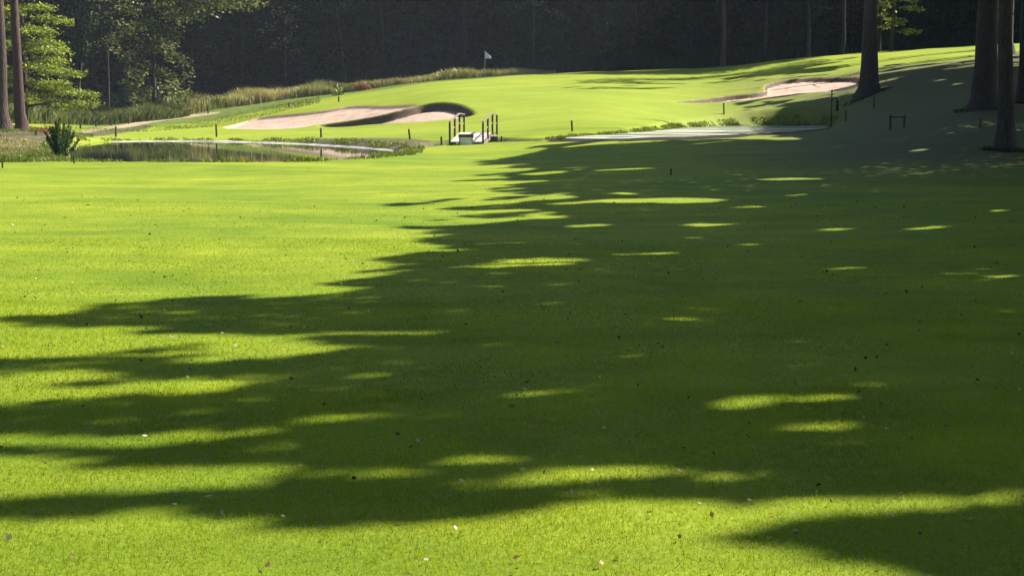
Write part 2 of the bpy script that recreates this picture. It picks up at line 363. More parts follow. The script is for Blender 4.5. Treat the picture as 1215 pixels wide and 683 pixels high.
    wr = N.new('ShaderNodeMapRange'); wr.inputs[1].default_value = 0.9; wr.inputs[2].default_value = 0.72; wr.inputs[3].default_value = 0.0; wr.inputs[4].default_value = 0.9; L.new(sx.outputs[2], wr.inputs[0]); wall = wr.outputs[0]
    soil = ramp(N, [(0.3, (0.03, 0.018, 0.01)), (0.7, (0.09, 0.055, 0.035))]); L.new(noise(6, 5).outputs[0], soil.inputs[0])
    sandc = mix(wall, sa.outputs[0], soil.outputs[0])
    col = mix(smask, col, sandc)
    d = N.new('ShaderNodeBsdfPrincipled'); d.inputs['Roughness'].default_value = 0.75; d.inputs['Specular IOR Level'].default_value = 0.12
    L.new(col, d.inputs['Base Color'])
    ad = N.new('ShaderNodeMath'); ad.operation = 'MULTIPLY_ADD'; L.new(mid.outputs[0], ad.inputs[0]); ad.inputs[1].default_value = 3.0; L.new(fine.outputs[0], ad.inputs[2])
    b = N.new('ShaderNodeBump'); b.inputs['Strength'].default_value = 0.6; b.inputs['Distance'].default_value = 0.02; L.new(ad.outputs[0], b.inputs['Height']); L.new(b.outputs[0], d.inputs['Normal'])
    o = N.new('ShaderNodeOutputMaterial'); L.new(d.outputs[0], o.inputs[0]); return m
M_ground = ground_material()

def water_mat(name, rough, bscale, bstr, st=(1, 1, 1), base=(0.012, 0.016, 0.01), dist=0.02):
    m, N, L = new_mat(name)
    geo = N.new('ShaderNodeNewGeometry'); mp = N.new('ShaderNodeMapping'); mp.inputs['Scale'].default_value = st
    L.new(geo.outputs['Position'], mp.inputs[0])
    n = N.new('ShaderNodeTexNoise'); n.inputs['Scale'].default_value = bscale; n.inputs['Detail'].default_value = 3; L.new(mp.outputs[0], n.inputs['Vector'])
    b = N.new('ShaderNodeBump'); b.inputs['Strength'].default_value = bstr; b.inputs['Distance'].default_value = dist; L.new(n.outputs[0], b.inputs['Height'])
    p = N.new('ShaderNodeBsdfPrincipled'); p.inputs['Base Color'].default_value = (*base, 1); p.inputs['Roughness'].default_value = rough; p.inputs['IOR'].default_value = 1.33
    L.new(b.outputs[0], p.inputs['Normal']); o = N.new('ShaderNodeOutputMaterial'); L.new(p.outputs[0], o.inputs[0]); return m
M_water_still = water_mat('still_pond_water', 0.03, 2.0, 0.03)
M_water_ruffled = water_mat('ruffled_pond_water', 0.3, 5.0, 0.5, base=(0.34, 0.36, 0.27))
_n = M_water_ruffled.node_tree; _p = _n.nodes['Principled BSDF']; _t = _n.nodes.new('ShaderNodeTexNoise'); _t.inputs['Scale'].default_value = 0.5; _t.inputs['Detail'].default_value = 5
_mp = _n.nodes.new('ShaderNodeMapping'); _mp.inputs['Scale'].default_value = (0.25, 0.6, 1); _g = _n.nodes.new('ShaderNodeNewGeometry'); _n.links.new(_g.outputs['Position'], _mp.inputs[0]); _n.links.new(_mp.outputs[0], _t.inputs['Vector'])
_r = ramp(_n.nodes, [(0.38, (0.14, 0.17, 0.1)), (0.5, (0.34, 0.36, 0.27)), (0.62, (0.6, 0.6, 0.52))]); _n.links.new(_t.outputs[0], _r.inputs[0]); _n.links.new(_r.outputs[0], _p.inputs['Base Color'])  # pale tones put the sky's reflection into the water colour
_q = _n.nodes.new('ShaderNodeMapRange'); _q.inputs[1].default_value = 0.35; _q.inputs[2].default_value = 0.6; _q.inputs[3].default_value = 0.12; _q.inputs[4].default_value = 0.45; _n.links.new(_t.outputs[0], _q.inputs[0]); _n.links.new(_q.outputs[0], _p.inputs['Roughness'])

# ------------------------------------------------------------------ ground sheet
xs = rng_lines([(-900, -200, 70), (-200, -60, 10), (-60, -36, 1.5), (-36, 36, 0.17), (36, 70, 1.5), (70, 200, 10), (200, 900, 70)])
ys = rng_lines([(-300, -20, 20), (-20, 40, 1.0), (40, 76, 0.3), (76, 102, 0.11), (102, 130, 0.4), (130, 180, 2), (180, 300, 10), (300, 1500, 100)])
X, Y = np.meshgrid(xs, ys, indexing='ij')
Z = np.zeros_like(X); core = (X > -60) & (X < 70) & (Y > -5) & (Y < 200)
Z = base_z(X, Y)
Z[core] = ground_z(X[core], Y[core])
def sdu(polys, big=-50.0):
    s = np.full(X.shape, big); xx, yy = X[core], Y[core]; r = np.full(xx.shape, big)
    for p in polys: r = np.maximum(r, sdist(xx, yy, p))
    s[core] = r; return s
sd_sand = sdu([B_BACK, B_NEAR, B_RIGHT])
# bare wall under the turf lip: the inner edge on the far (uphill) side
sd_in = sd_sand
sd_earth = np.maximum(sdu([EARTH1, EARTH2, EARTH3, RBANK, DITCH]), 0.12 + sdu([POND_L, POND_R]))
sd_path = sdu([PATH]); sd_shore_shade = sdu([SHORE_SHADE])
UU = CX + F_PX * X / (0.9935 * np.maximum(Y, 1))
def front(us, ds): return np.interp(UU, us, ds)
sd_rough = Y - front([-400, 100, 260, 330, 400, 520, 600, 700, 1000, 1168, 1300], [84, 95, 104, 107, 110, 113, 115, 124, 126, 124, 122])
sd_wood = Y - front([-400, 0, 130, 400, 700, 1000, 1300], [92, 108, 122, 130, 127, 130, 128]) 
green = sstep((Y - 68) / 8) * sstep((sd_rough * -1) / 4)
shade_tone = sstep((UU - 760) / 300) * sstep((Y - 24) / 22) * (1 - sstep((Y - 100) / 6))  # painted shade: darker, browner turf under the right-hand trees
nx, ny = X.shape
idx = np.arange(nx * ny).reshape(nx, ny)
q = np.stack([idx[:-1, :-1], idx[1:, :-1], idx[1:, 1:], idx[:-1, 1:]], -1).reshape(-1, 4)
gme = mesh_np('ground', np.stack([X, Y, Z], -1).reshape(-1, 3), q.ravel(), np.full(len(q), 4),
              {'sd_sand': sd_sand.ravel(), 'sd_earth': sd_earth.ravel(), 'sd_path': sd_path.ravel(), 'sd_shore_shade': sd_shore_shade.ravel(), 'sd_rough': sd_rough.ravel(),
               'sd_wood': sd_wood.ravel(), 'green': green.ravel(), 'shade_tone': shade_tone.ravel()}, smooth=True)
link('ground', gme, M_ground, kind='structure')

def water(name, poly, z, mat):
    c = poly.mean(0); p = c + (poly - c) * 1.0
    nrm = np.stack([np.roll(poly, -1, 0) - np.roll(poly, 1, 0)])[0]; nrm = np.stack([nrm[:, 1], -nrm[:, 0]], 1); nrm /= np.linalg.norm(nrm, axis=1, keepdims=True) + 1e-9
    area = 0.5 * np.sum(poly[:, 0] * np.roll(poly[:, 1], -1) - np.roll(poly[:, 0], -1) * poly[:, 1])
    p = poly + nrm * (0.18 if area > 0 else -0.18)
    if area < 0: p = p[::-1]
    V = np.concatenate([np.c_[p, np.full(len(p), z)], np.c_[p, np.full(len(p), z - 0.5)]]); n = len(p)
    f = [list(range(n))] + [[i, i + n, (i + 1) % n + n, (i + 1) % n] for i in range(n)]
    me = mesh_np(name, V, [k for t in f for k in t], [len(t) for t in f])
    return link(name, me, mat, kind='structure')
water('pond_water', POND_L, WL, M_water_still)
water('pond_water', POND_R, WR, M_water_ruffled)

# ------------------------------------------------------------------ trees
def trunk_mesh(name, h, r0, lean=(0, 0), limbs=6, limb_from=0.45, seed=0, seg=12, limb_len=3.0, flare=1.6, top=0.12):
    g = np.random.default_rng(seed); mb = MB()
    zz = np.array([-0.5, 0, 0.12, 0.35, 0.8, 1.6, 3, 5, 7.5, 10.5, 14, 18, 22, 27]); zz = np.append(zz[zz < h - 0.5], h)
    rr = r0 * (1 - (1 - top) * np.clip(zz / h, 0, 1) ** 0.9); rr = rr * (1 + (flare - 1) * np.exp(-np.clip(zz, 0, 9) / 0.35))
    wx = np.cumsum(g.normal(size=len(zz))) * 0.04; wx -= wx[1]; wy = np.cumsum(g.normal(size=len(zz))) * 0.04; wy -= wy[1]
    k = np.clip(zz, -1, None)
    pts = np.stack([lean[0] * k + wx * (zz > 0.5), lean[1] * k + wy * (zz > 0.5), zz], 1)
    mb.tube(pts, rr, seg, wob=0.07)
    for i in range(limbs):
        z0 = h * (limb_from + (0.95 - limb_from) * (i + g.random() * 0.5) / max(limbs, 1)); a = g.random() * 6.28 + i * 2.4
        L_ = limb_len * (0.6 + 0.6 * g.random()) * (1 - 0.4 * z0 / h)
        p0 = np.array([np.interp(z0, zz, pts[:, 0]), np.interp(z0, zz, pts[:, 1]), z0]); r = np.interp(z0, zz, rr) * 0.45
        t = np.linspace(0, 1, 5); up = 0.5 + 0.3 * g.random()
        lp = p0 + np.stack([np.cos(a) * L_ * t, np.sin(a) * L_ * t, up * L_ * t * (1 - 0.3 * t)], 1) + g.normal(size=(5, 3)) * 0.06 * t[:, None]
        mb.tube(lp, r * (1 - 0.8 * t), 6)
    return mb.mesh(name, True)

# ground shadow to be cast; leaves are taken out of the crowns to shape it
SHADE = [[(612,183),(640,173),(690,168.5),(760,166.5),(830,166.5),(905,160),(888,148),(905,138),(925,128),(905,121),(990,112),(1022,107),(1046,86),(1060,83),(1150,75),(1500,68),(1500,581),
          (1215,581),(1100,587),(960,588),(880,597),(800,588),(700,591),(620,603),(540,615),(440,622),(370,626),(300,614),(150,610),(0,612),(-150,618),(-150,592),(0,590),(120,583),(230,577),(310,572),(200,571),(120,568),(200,562),(330,556),(250,552),(120,554),(60,552),(150,546),(60,541),
          (-150,541),(-150,531),(0,533),(100,528),(240,522),(300,513),(200,516),(80,515),(-150,512),(-150,484),(0,484),(120,478),(260,466),(285,454),(200,458),(100,464),(-150,464),(-150,451),(0,450),(80,444),(0,438),
          (-150,437),(-150,426),(0,427),(150,424),(300,421),(380,413),(300,412),(200,414),(260,408),(340,402),(360,398),(250,400),(120,399),(90,395),(160,392),(60,386),(110,381),(20,377),(80,372),(110,368),(100,362),(180,352),(300,347),(400,341),(385,334),(440,328),(400,322),(470,318),(400,304),(480,300),(520,290),(448,280),(520,275),
          (452,268),(540,261),(640,254),(560,250),(500,246),(600,240),(560,236),(640,232),(580,226),(600,220),(570,216),(640,212),(545,207),(590,200),(560,196),(590,190)],
         [(668,82),(690,99),(760,99),(830,96),(900,91),(960,86),(1010,79),(960,80),(1000,73),(950,66),(820,70),(720,76)],
         [(860,640),(900,622),(980,612),(1080,603),(1215,600),(1500,600),(1500,760),(1150,760),(1130,690),(1040,672),(960,664),(1000,650)]]
HOLES = [(640,205,30,2.5),(720,200,40,2),(935,213,35,2.2),(780,238,60,3),(660,237,35,5),(625,252,40,4),(700,230,40,2),(845,267,30,2),(890,246,20,2),(640,312,55,6),(560,316,40,5),(620,335,30,2.5),
         (680,352,48,3),(610,290,30,3),(760,300,40,2),(660,290,20,2),(800,378,25,2),(660,398,35,2),(1140,371,55,5),(1060,412,60,3),(1020,417,30,2.5),(1170,409,50,2.5),(1165,438,20,2),(1040,455,30,2),
         (880,475,35,9),(965,472,45,4),(965,506,45,4),(430,498,65,4.5),(340,533,50,5),(670,468,45,4.5),(700,562,70,7),(860,565,60,4),(640,575,50,4),(450,425,40,3),(600,428,30,2),(250,400,80,5),
         (330,412,90,3),(170,462,80,3),(130,500,60,2.5),(700,268,20,2),(1090,270,25,2.2),(1150,262,30,2),(1000,272,25,1.5),(1190,250,20,1.5),(1010,318,22,1.5),(1190,328,20,1.5),(1090,178,10,1.5),(760,330,35,1.6),
         (240,575,60,4),(420,560,70,4),(560,545,50,3),(740,510,25,2),(560,490,35,2.5),(1140,100,10,1.2),(1110,95,9,1.2),(930,165,18,1.6),(980,232,30,1.5),(880,290,28,1.6),(450,395,60,2),(540,407,50,2),
         (1000,525,30,2),(930,430,25,1.6),(780,420,20,1.6),(1150,620,50,4),(1060,650,40,5)]
_LAT = np.random.default_rng(3).random((256, 256))
def vnoise(a, b):
    ia, ib = np.floor(a).astype(int), np.floor(b).astype(int); fa, fb = sstep(a - ia), b - ib
    q = lambda i, j: _LAT[i % 256, j % 256]
    return q(ia, ib) * (1 - fa) * (1 - fb) + q(ia + 1, ib) * fa * (1 - fb) + q(ia, ib + 1) * (1 - fa) * fb + q(ia + 1, ib + 1) * fa * fb
def in_shade(x, y, z):
    px, py = to_px(x, y, z)
    wob = 2.2 * np.sin(px * 0.13 + py * 0.9) + 1.5 * np.sin(px * 0.05 - py * 0.5)
    ok = np.zeros(px.shape, bool)
    sc = np.clip((py - 150) / 60, 0, 1)
    along = x * 0.894 + y * 0.447; across = -x * 0.447 + y * 0.894      # streaks run the way the sun shines
    sc_ = 0.24 + 0.008 * np.clip(y, 0, 60)
    nn = 0.6 * vnoise(along / (sc_ * 7), across / sc_) + 0.4 * vnoise(along / (sc_ * 2) + 31, across / (sc_ * 0.5) + 17)
    S_ = np.full(px.shape, -1e6)
    for p in SHADE:
        pp = [(a, b * 5) for a, b in p]
        S_ = np.maximum(S_, sdist(px + wob * 3 * sc, (py + 0.35 * wob * sc) * 5, pp))
    ok = (S_ > 0) & (nn < 0.55 + 0.42 * sstep(S_ / np.where((y > 60) | (px > 1000), 50, 80))) | ((S_ > -35) & (S_ <= 0) & (nn < 0.36) & (py < 560))
    n2 = vnoise(along / (sc_ * 3.5) + 7, across / (sc_ * 0.6) + 3)
    for cx, cy_, rx, ry in HOLES:
        ok &= (((px - cx - (cy_ - py) * 1.5) / (rx * 1.3)) ** 2 + ((py - cy_) / (ry * (1.0 + 0.3 * (cy_ > 440)) + 0.3)) ** 2 > 2.4 * nn - (0.3 if cy_ < 440 else 0.05)) | (n2 < (0.5 if cy_ < 440 else 0.42))
    off = (y < 4.9) | ((px > 1230) & (y < 70)) | ((py > 700) & (px > 1000))
    return ok | off
SD = np.array(sdir)
def shadow_points(P):                   # where the sun carries each point to the ground
    z = np.zeros(len(P))
    for _ in range(5):
        t = (P[:, 2] - z) / SD[2]
        gx = P[:, 0] - SD[0] * t; gy = P[:, 1] - SD[1] * t; z = base_z(gx, gy)
    return gx, gy, z

def crown_points(g, n, c, rad, rz, clumps=420, sig=0.75):
    d = g.normal(size=(clumps, 3)); d /= np.linalg.norm(d, axis=1, keepdims=True)
    cc = np.array(c) + d * (g.random((clumps, 1)) ** 0.38) * np.array([rad, rad, rz])
    k = g.integers(0, clumps, n)
    return cc[k] + g.normal(size=(n, 3)) * sig * np.array([1, 1, 0.55])
ROW = []
def row_tree(x, y, r0, h, rad, label, group=None, seed=0, lean=(0, 0), mat=None, n=22000, leaf=0.27, zlow=5.5):
    g = np.random.default_rng(seed + 100); z0 = gz(x, y)
    root = empty('tall_tree', (x, y, z0), label, 'tree', group)
    link('trunk', trunk_mesh('trunk', h * (0.5 if 80 < y < 86 and x < 20 else 0.66), r0, lean, 7, 0.42, seed, 16, rad * 0.5), mat or M_bark, root)
    top = max(zlow, 0.0) ; rz = (h - top) / 2
    P = crown_points(g, n, (lean[0] * h * .6, lean[1] * h * .6, top + rz), rad, rz)
    W = P + np.array([x, y, z0])
    keep = P[:, 2] > 4.6
    px, py = to_px(W[:, 0], W[:, 1], W[:, 2])
    keep &= ~((py > -12) & (px < 1230) & (px > -20) & (W[:, 1] > 3))      # high-pruned: no leaves hang low over the fairway
    gx, gy, gz_ = shadow_points(W); keep &= in_shade(gx, gy, gz_)
    P = P[keep]; N_ = g.normal(size=P.shape); N_[:, 2] += 0.7
    link('crown', leaf_mesh('crown', P, N_, leaf * (0.7 + 0.6 * g.random(len(P))), 0.62, g), M_leaf, root)
    return root
def uX(u, d): return (u - CX) * 0.9935 * d / F_PX
GR = 'tall trees lining the right of the fairway'
row_tree(uX(1030, 84), 84, 0.5, 23, 5.2, 'broad dark trunk with flared base standing at the end of the right sand bunker', GR, 1)
row_tree(uX(1168, 60), 60, 0.46, 22, 5.0, 'thick dark trunk on the shaded slope just behind the slimmer front trunk', GR, 2)
row_tree(uX(1194, 44), 44, 0.235, 21, 4.8, 'slim dark trunk nearest the camera on the right, rooted lowest in the shade', GR, 3, lean=(-0.004, 0))
row_tree(uX(1214, 62), 62, 0.26, 21, 4.8, 'dark trunk cut off by the right edge of the picture', GR, 4, lean=(-0.006, 0))
OFF = 'tall trees beyond the right edge that shade the fairway'
k = 10
for (x, y) in [(14.5,10),(15.5,16.5),(14,23),(15.5,29.5),(14.5,36),(18.2,52),(24.5,70),(27,77),(28.5,82),(32,91),(30,88),(33,98),(36,84),(41,90),(38,102),(44,98),(47,108),
               (21,12),(22.5,20),(21,28),(23,36),(21.5,45),(23,54),(26,63),(29,72),(30,30),(31,42),(31,54),(34,66),(36,80),(38,93),(9.5,2.5),(17,4),(12,-4)]:
    k += 1
    row_tree(x, y, 0.3 + 0.1 * ((k * 7) % 5) / 5, 20.5 + (k * 3) % 4, 5.0 + 0.2 * (k % 3), 'tall leafy tree beyond the right edge, seen only by its shadow on the fairway', OFF, k)

row_tree(uX(1168, 112), 112, 0.3, 28, 5.5, 'unseen tree added behind the thick dark trunk to shade the crest', None, 5)  # unseen trees added behind the front trunks to cast the crest shadow
row_tree(uX(1195, 106), 106, 0.3, 28, 5.5, 'unseen tree added behind the slim front trunk to shade the crest', None, 6)
for k, (x, y) in enumerate([(38, 110), (41, 117), (37, 104)]): row_tree(x, y, 0.35, 27, 5.6, 'tall leafy tree beyond the right edge, seen only by its shadow on the fairway', OFF, 60 + k)
# pale birch between the two dark trunks
z0 = gz(uX(1179, 90), 90)
b = empty('birch_tree', (uX(1179, 90), 90, z0), 'thin pale birch trunk seen between the two dark right-hand trunks', 'tree')
link('trunk', trunk_mesh('trunk', 14, 0.1, (-0.012, 0), 5, 0.5, 55, 8, 1.6, 1.2), M_birch, b)
g = np.random.default_rng(5); P = crown_points(g, 2500, (0, 0, 10.5), 2.0, 3.2, 90, 0.4)
link('crown', leaf_mesh('crown', P, g.normal(size=P.shape), 0.12, 0.7, g), M_leaf, b)

# two trunks at the left, with high crowns out of the picture
for (u, d, r0, lab, lean, sd_) in [(3, 74, 0.30, 'reddish trunk at the left edge, the left one of the pair by the pond', (0.006, 0), 61),
                                   (25, 75, 0.25, 'straight reddish brown trunk right of its twin by the pond', (0.0, 0), 62)]:
    x = uX(u, d); z0 = gz(x, d); root = empty('pine_tree', (x, d, z0), lab, 'tree', 'pair of trunks left of the pond')
    link('trunk', trunk_mesh('trunk', 20, r0, lean, 6, 0.5, sd_, 14, 2.4, 1.5), M_bark_red, root)
    g = np.random.default_rng(sd_); P = crown_points(g, 5000, (0, 0, 15.5), 2.8, 5.0, 160, 0.5); P = P[P[:, 2] > 9]
    link('crown', leaf_mesh('crown', P, g.normal(size=P.shape), 0.22, 0.5, g), M_leaf, root)

def layered_tree(name, loc, h, r0, branches, leafmat, label, cat='tree', barkmat=None, seed=0, leaf=0.2, dens=150, group=None, spread=0.33, puff=0.09):
    """branches: (z, azimuth, length, droop)"""
    g = np.random.default_rng(seed); root = empty(name, loc, label, cat, group)
    mb = MB(); zz = np.linspace(-0.4, h, 10); mb.tube(np.stack([0.1 * np.sin(zz * .4), 0.08 * np.cos(zz * .5), zz], 1), r0 * (1 - 0.88 * np.clip(zz / h, 0, 1)), 10, 0.05)
    PP = []; DD = []
    for z, az, L_, dr in branches:
        t = np.linspace(0, 1, 6); d = np.array([math.cos(az), math.sin(az), 0.0])
        bp = np.array([0, 0, z]) + d * L_ * t[:, None] + np.array([0, 0, 1.0]) * (0.22 * L_ * t - dr * L_ * t * t)[:, None]
        mb.tube(bp, 0.05 * (1 - 0.85 * t) * (0.5 + L_ / 4), 5)
        nt_ = max(4, int(L_ * 4.5))
        for j in range(nt_):                      # side twigs in a flat spray
            tt = 0.25 + 0.75 * (j + g.random()) / nt_; p0 = np.array([np.interp(tt, t, bp[:, i]) for i in range(3)])
            side = 1 if j % 2 else -1; a2 = az + side * (0.75 + 0.5 * g.random()); l2 = L_ * spread * (1.15 - tt) + 0.25
            d2 = np.array([math.cos(a2), math.sin(a2), -0.12 + 0.1 * g.normal()])
            mb.tube(p0 + d2 * l2 * np.linspace(0, 1, 3)[:, None], [0.014, 0.009, 0.004], 4)
            m_ = int(dens * l2 / 5) + 5; s = g.random((m_, 1))
            PP.append(p0 + d2 * l2 * s * 1.1 + g.normal(size=(m_, 3)) * np.array([.16, .16, puff])); DD.append(np.tile(d2, (m_, 1)))
    link('trunk', mb.mesh('trunk', True), barkmat or M_bark, root)
    P = np.concatenate(PP); D = np.concatenate(DD); N_ = g.normal(size=P.shape) * 0.55; N_[:, 2] += 1.0
    link('crown', leaf_mesh('crown', P, N_, leaf * (0.7 + 0.6 * g.random(len(P))), 0.6, g, dirs=D), leafmat, root)
    return root
g = np.random.default_rng(21)
br = [(0.9 + 11 * i / 52 + 0.15 * g.random(), i * 2.4 + g.normal() * 0.25, (2.7 + 1.3 * g.random()) * (1 - 0.03 * i / 2), 0.16 + 0.12 * g.random()) for i in range(52)]
x = uX(28, 84); layered_tree('beech_tree', (x, 84, gz(x, 84)), 13, 0.16, br, M_leaf_bright, 'sunlit beech with layered lime green sprays behind the two left trunks', seed=22, leaf=0.155, dens=430)
br = [(1.0 + 12 * i / 34 + 0.15 * g.random(), i * 2.4 + g.normal() * 0.3, 2.0 + 1.0 * g.random(), 0.35 + 0.2 * g.random()) for i in range(34)]
br += [(6.6, 0.25, 3.4, 0.2), (7.6, -0.15, 5.2, 0.16), (8.4, -0.05, 8.0, 0.12), (7.0, 0.1, 7.3, 0.12), (9.5, 0.1, 7.0, 0.15)]
x = uX(182, 112); layered_tree('willow_tree', (x, 112, gz(x, 112)), 15, 0.16, br, M_leaf_dull, 'sparse grey green tree at the dark wood edge with a branch reaching right', seed=23, leaf=0.27, dens=60, spread=0.34, puff=0.24)
br = [(1.4 + 9 * i / 30 + 0.15 * g.random(), i * 2.4 + g.normal() * 0.3, 1.3 + 0.9 * g.random(), 0.2 + 0.2 * g.random()) for i in range(30)]
x = uX(1056, 121); layered_tree('young_tree', (x, 121, gz(x, 121)), 12, 0.15, br, M_leaf_bright, 'small sunlit tree just right of the broad trunk with the flared base', seed=24, leaf=0.26, dens=110, spread=0.4)
br = [(5.2 + 6 * i / 12, i * 2.4, 2.0 + 0.8 * g.random(), 0.5) for i in range(12)]
x = uX(632, 131); layered_tree('young_tree', (x, 131, gz(x, 131)), 13, 0.1, br, M_leaf_dull, 'thin tree with a few pale hanging leaves right of the flag', seed=25, leaf=0.2, dens=12, spread=0.3)

for (u, d, zb_, nb_, ln, dn, lf, lab, sd_) in [(128, 117, 4.5, 16, 1.9, 26, M_leaf_dull, 'faint grey leafed tree in the wood between the beech and the sparse tree', 26), (338, 127, 3.5, 15, 1.5, 16, M_leaf_dull, 'thin tree with scattered pale leaves above the rough grass', 27),
                                           (212, 116, 1.0, 9, 1.3, 20, M_leaf_dull, 'low pale sapling at the wood edge right of the sparse grey green tree', 28)]:
    g = np.random.default_rng(sd_); br = [(zb_ + 6.5 * i / nb_, i * 2.4 + g.normal() * .3, ln * (0.6 + 0.7 * g.random()), 0.4) for i in range(nb_)] if sd_ != 28 else [(0.6 + 2.0 * i / nb_, i * 2.4, ln * 0.7, 0.3) for i in range(nb_)]
    layered_tree('young_tree', (uX(u, d), d, gz(uX(u, d), d)), 12 if sd_ != 28 else 3.0, 0.09 if sd_ != 28 else 0.03, br, lf, lab, seed=sd_, leaf=0.23, dens=dn, spread=0.35, puff=0.22)
# the dark wood: individual trees copied from prototypes
def conifer(seed, h=22, low=1.2, wid=3.2, n=11000):
    g = np.random.default_rng(seed)
    root = empty('conifer', (0, 0, 0), 'dark shaded conifer in the wood behind the green', 'tree', 'trees of the dark wood')
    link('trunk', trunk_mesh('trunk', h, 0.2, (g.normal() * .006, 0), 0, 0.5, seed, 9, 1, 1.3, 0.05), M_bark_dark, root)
    nb = 110; zb = low + (h - low) * np.linspace(0, 1, nb) ** 1.1; az = g.random(nb) * 6.283; L_ = wid * (1 - (zb - low) / (h - low)) ** 0.7 * (0.6 + 0.6 * g.random(nb)) + 0.3
    k = g.integers(0, nb, n); t = g.random(n) ** 0.6
    lat = g.normal(size=n) * 0.28 * (1.1 - t) * 1.4
    x = np.cos(az[k]) * L_[k] * t - np.sin(az[k]) * lat; y = np.sin(az[k]) * L_[k] * t + np.cos(az[k]) * lat
    z = zb[k] + 0.1 * L_[k] * t - 0.45 * L_[k] * t * t - np.abs(lat) * 0.4 + g.normal(size=n) * 0.07
    P = np.stack([x, y, z], 1); N_ = g.normal(size=(n, 3)) * 0.6; N_[:, 2] += 0.6
    D = np.stack([np.cos(az[k]), np.sin(az[k]), -0.5 + 0 * x], 1)
    link('crown', leaf_mesh('crown', P, N_, 0.42 * (0.6 + 0.7 * g.random(n)), 0.35, g, dirs=D), M_needle, root)
    return root
def woodtree(seed, h=21, low=3.5, rad=3.6, n=10000):
    g = np.random.default_rng(seed)
    root = empty('wood_tree', (0, 0, 0), 'dark shaded leafy tree in the wood behind the green', 'tree', 'trees of the dark wood')
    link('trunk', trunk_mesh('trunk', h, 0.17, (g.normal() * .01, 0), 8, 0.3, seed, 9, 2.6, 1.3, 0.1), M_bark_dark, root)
    P = crown_points(g, n, (0, 0, (h + low) / 2), rad, (h - low) / 2, 260, 0.5)
    link('crown', leaf_mesh('crown', P, g.normal(size=P.shape), 0.3 * (0.7 + 0.6 * g.random(n)), 0.6, g), M_needle, root)
    return root
protos = [conifer(31), conifer(32, 24, 2.2, 2.9), woodtree(33), conifer(34, 20, 0.7, 3.4), woodtree(35, 23, 5, 3.3)]
g = np.random.default_rng(40); spots = []
for row, (yy, st) in enumerate([(128, 3.6), (133, 3.4), (139, 3.8), (147, 4.2), (156, 4.6), (168, 5.2)]):
    half = yy * 0.36 + 8
    for xx in np.arange(-half, half, st):
        u = CX + F_PX * xx / (0.9935 * yy)
        off = np.interp(u, [0, 130, 400, 700, 1000, 1200], [-12, -3, 6, 8, 4, 4])
        spots.append((xx + g.normal() * 0.8, yy + off + g.normal() * 0.9))
for u in np.arange(960, 1035, 36): spots.append((uX(u, 123) + g.normal() * .4, 123 + g.normal() * .8, 1))
for yy in np.arange(92, 130, 4.5): spots += [(-36 - (yy - 92) * .12 + g.normal(), yy), (-42 + g.normal(), yy + 2)]
used = set()
for i, sp_ in enumerate(spots):
    x, y = sp_[:2]; k = int(g.integers(0, 5)) if len(sp_) == 2 else (2, 4)[i % 2]; p = protos[k]
    o = p if k not in used else copy_tree(p)
    used.add(k)
    o.location = (x, y, gz(x, y) - 0.05); o.rotation_euler.z = g.random() * 6.28; s = 0.85 + 0.3 * g.random() if len(sp_) == 2 else 0.88 + 0.08 * g.random(); o.scale = (s, s, s)
# bare trunks that catch a little light in front of the wood
def bare_trunk(u, d, r, lean, mat, label, seed, h=17):
    x = uX(u, d); root = empty('bare_tree', (x, d, gz(x, d)), label, 'tree')
    link('trunk', trunk_mesh('trunk', h, r, lean, 4, 0.75, seed, 9, 1.4, 1.3), mat, root)
    g = np.random.default_rng(seed); P = crown_points(g, 1800, (lean[0] * h, 0, h), 2.2, 2.5, 60, 0.4)
    link('crown', leaf_mesh('crown', P, g.normal(size=P.shape), 0.25, 0.6, g), M_needle, root)
bare_trunk(857, 126, 0.20, (0, 0), M_bark_red, 'straight reddish trunk before the dark wood, nearer the green of two', 71)
bare_trunk(909, 129, 0.13, (-0.004, 0), M_bark, 'slim brown trunk before the dark wood beside the reddish one', 72)
bare_trunk(412, 124, 0.05, (-0.10, 0), M_bark, 'thin leaning pale stem before the dark wood at the left', 73, 8)
bare_trunk(458, 126, 0.05, (-0.05, 0), M_bark, 'very thin grey stem before the dark wood right of the leaning pale one', 74, 9)
bare_trunk(90, 112, 0.05, (0.12, 0), M_birch, 'short pale leaning stem between the beech and the grey green tree', 75, 6)

# far mass of the wood behind the individual trees
g = np.random.default_rng(50); n = 130000
x = (g.random(n) - .5) * 190; y = 178 + g.random(n) * 12; z = base_z(x, y) + g.random(n) * 24 - 0.5
link('woods', leaf_mesh('woods', np.stack([x, y, z], 1), g.normal(size=(n, 3)), 1.1, 0.7, g), M_needle, kind='stuff')
n = 26000
x = -52 - g.random(n) * 8; y = 60 + g.random(n) * 130; z = base_z(x, y) + g.random(n) * 20 - 0.5
link('woods', leaf_mesh('woods', np.stack([x, y, z], 1), g.normal(size=(n, 3)), 1.1, 0.7, g), M_needle, kind='stuff')

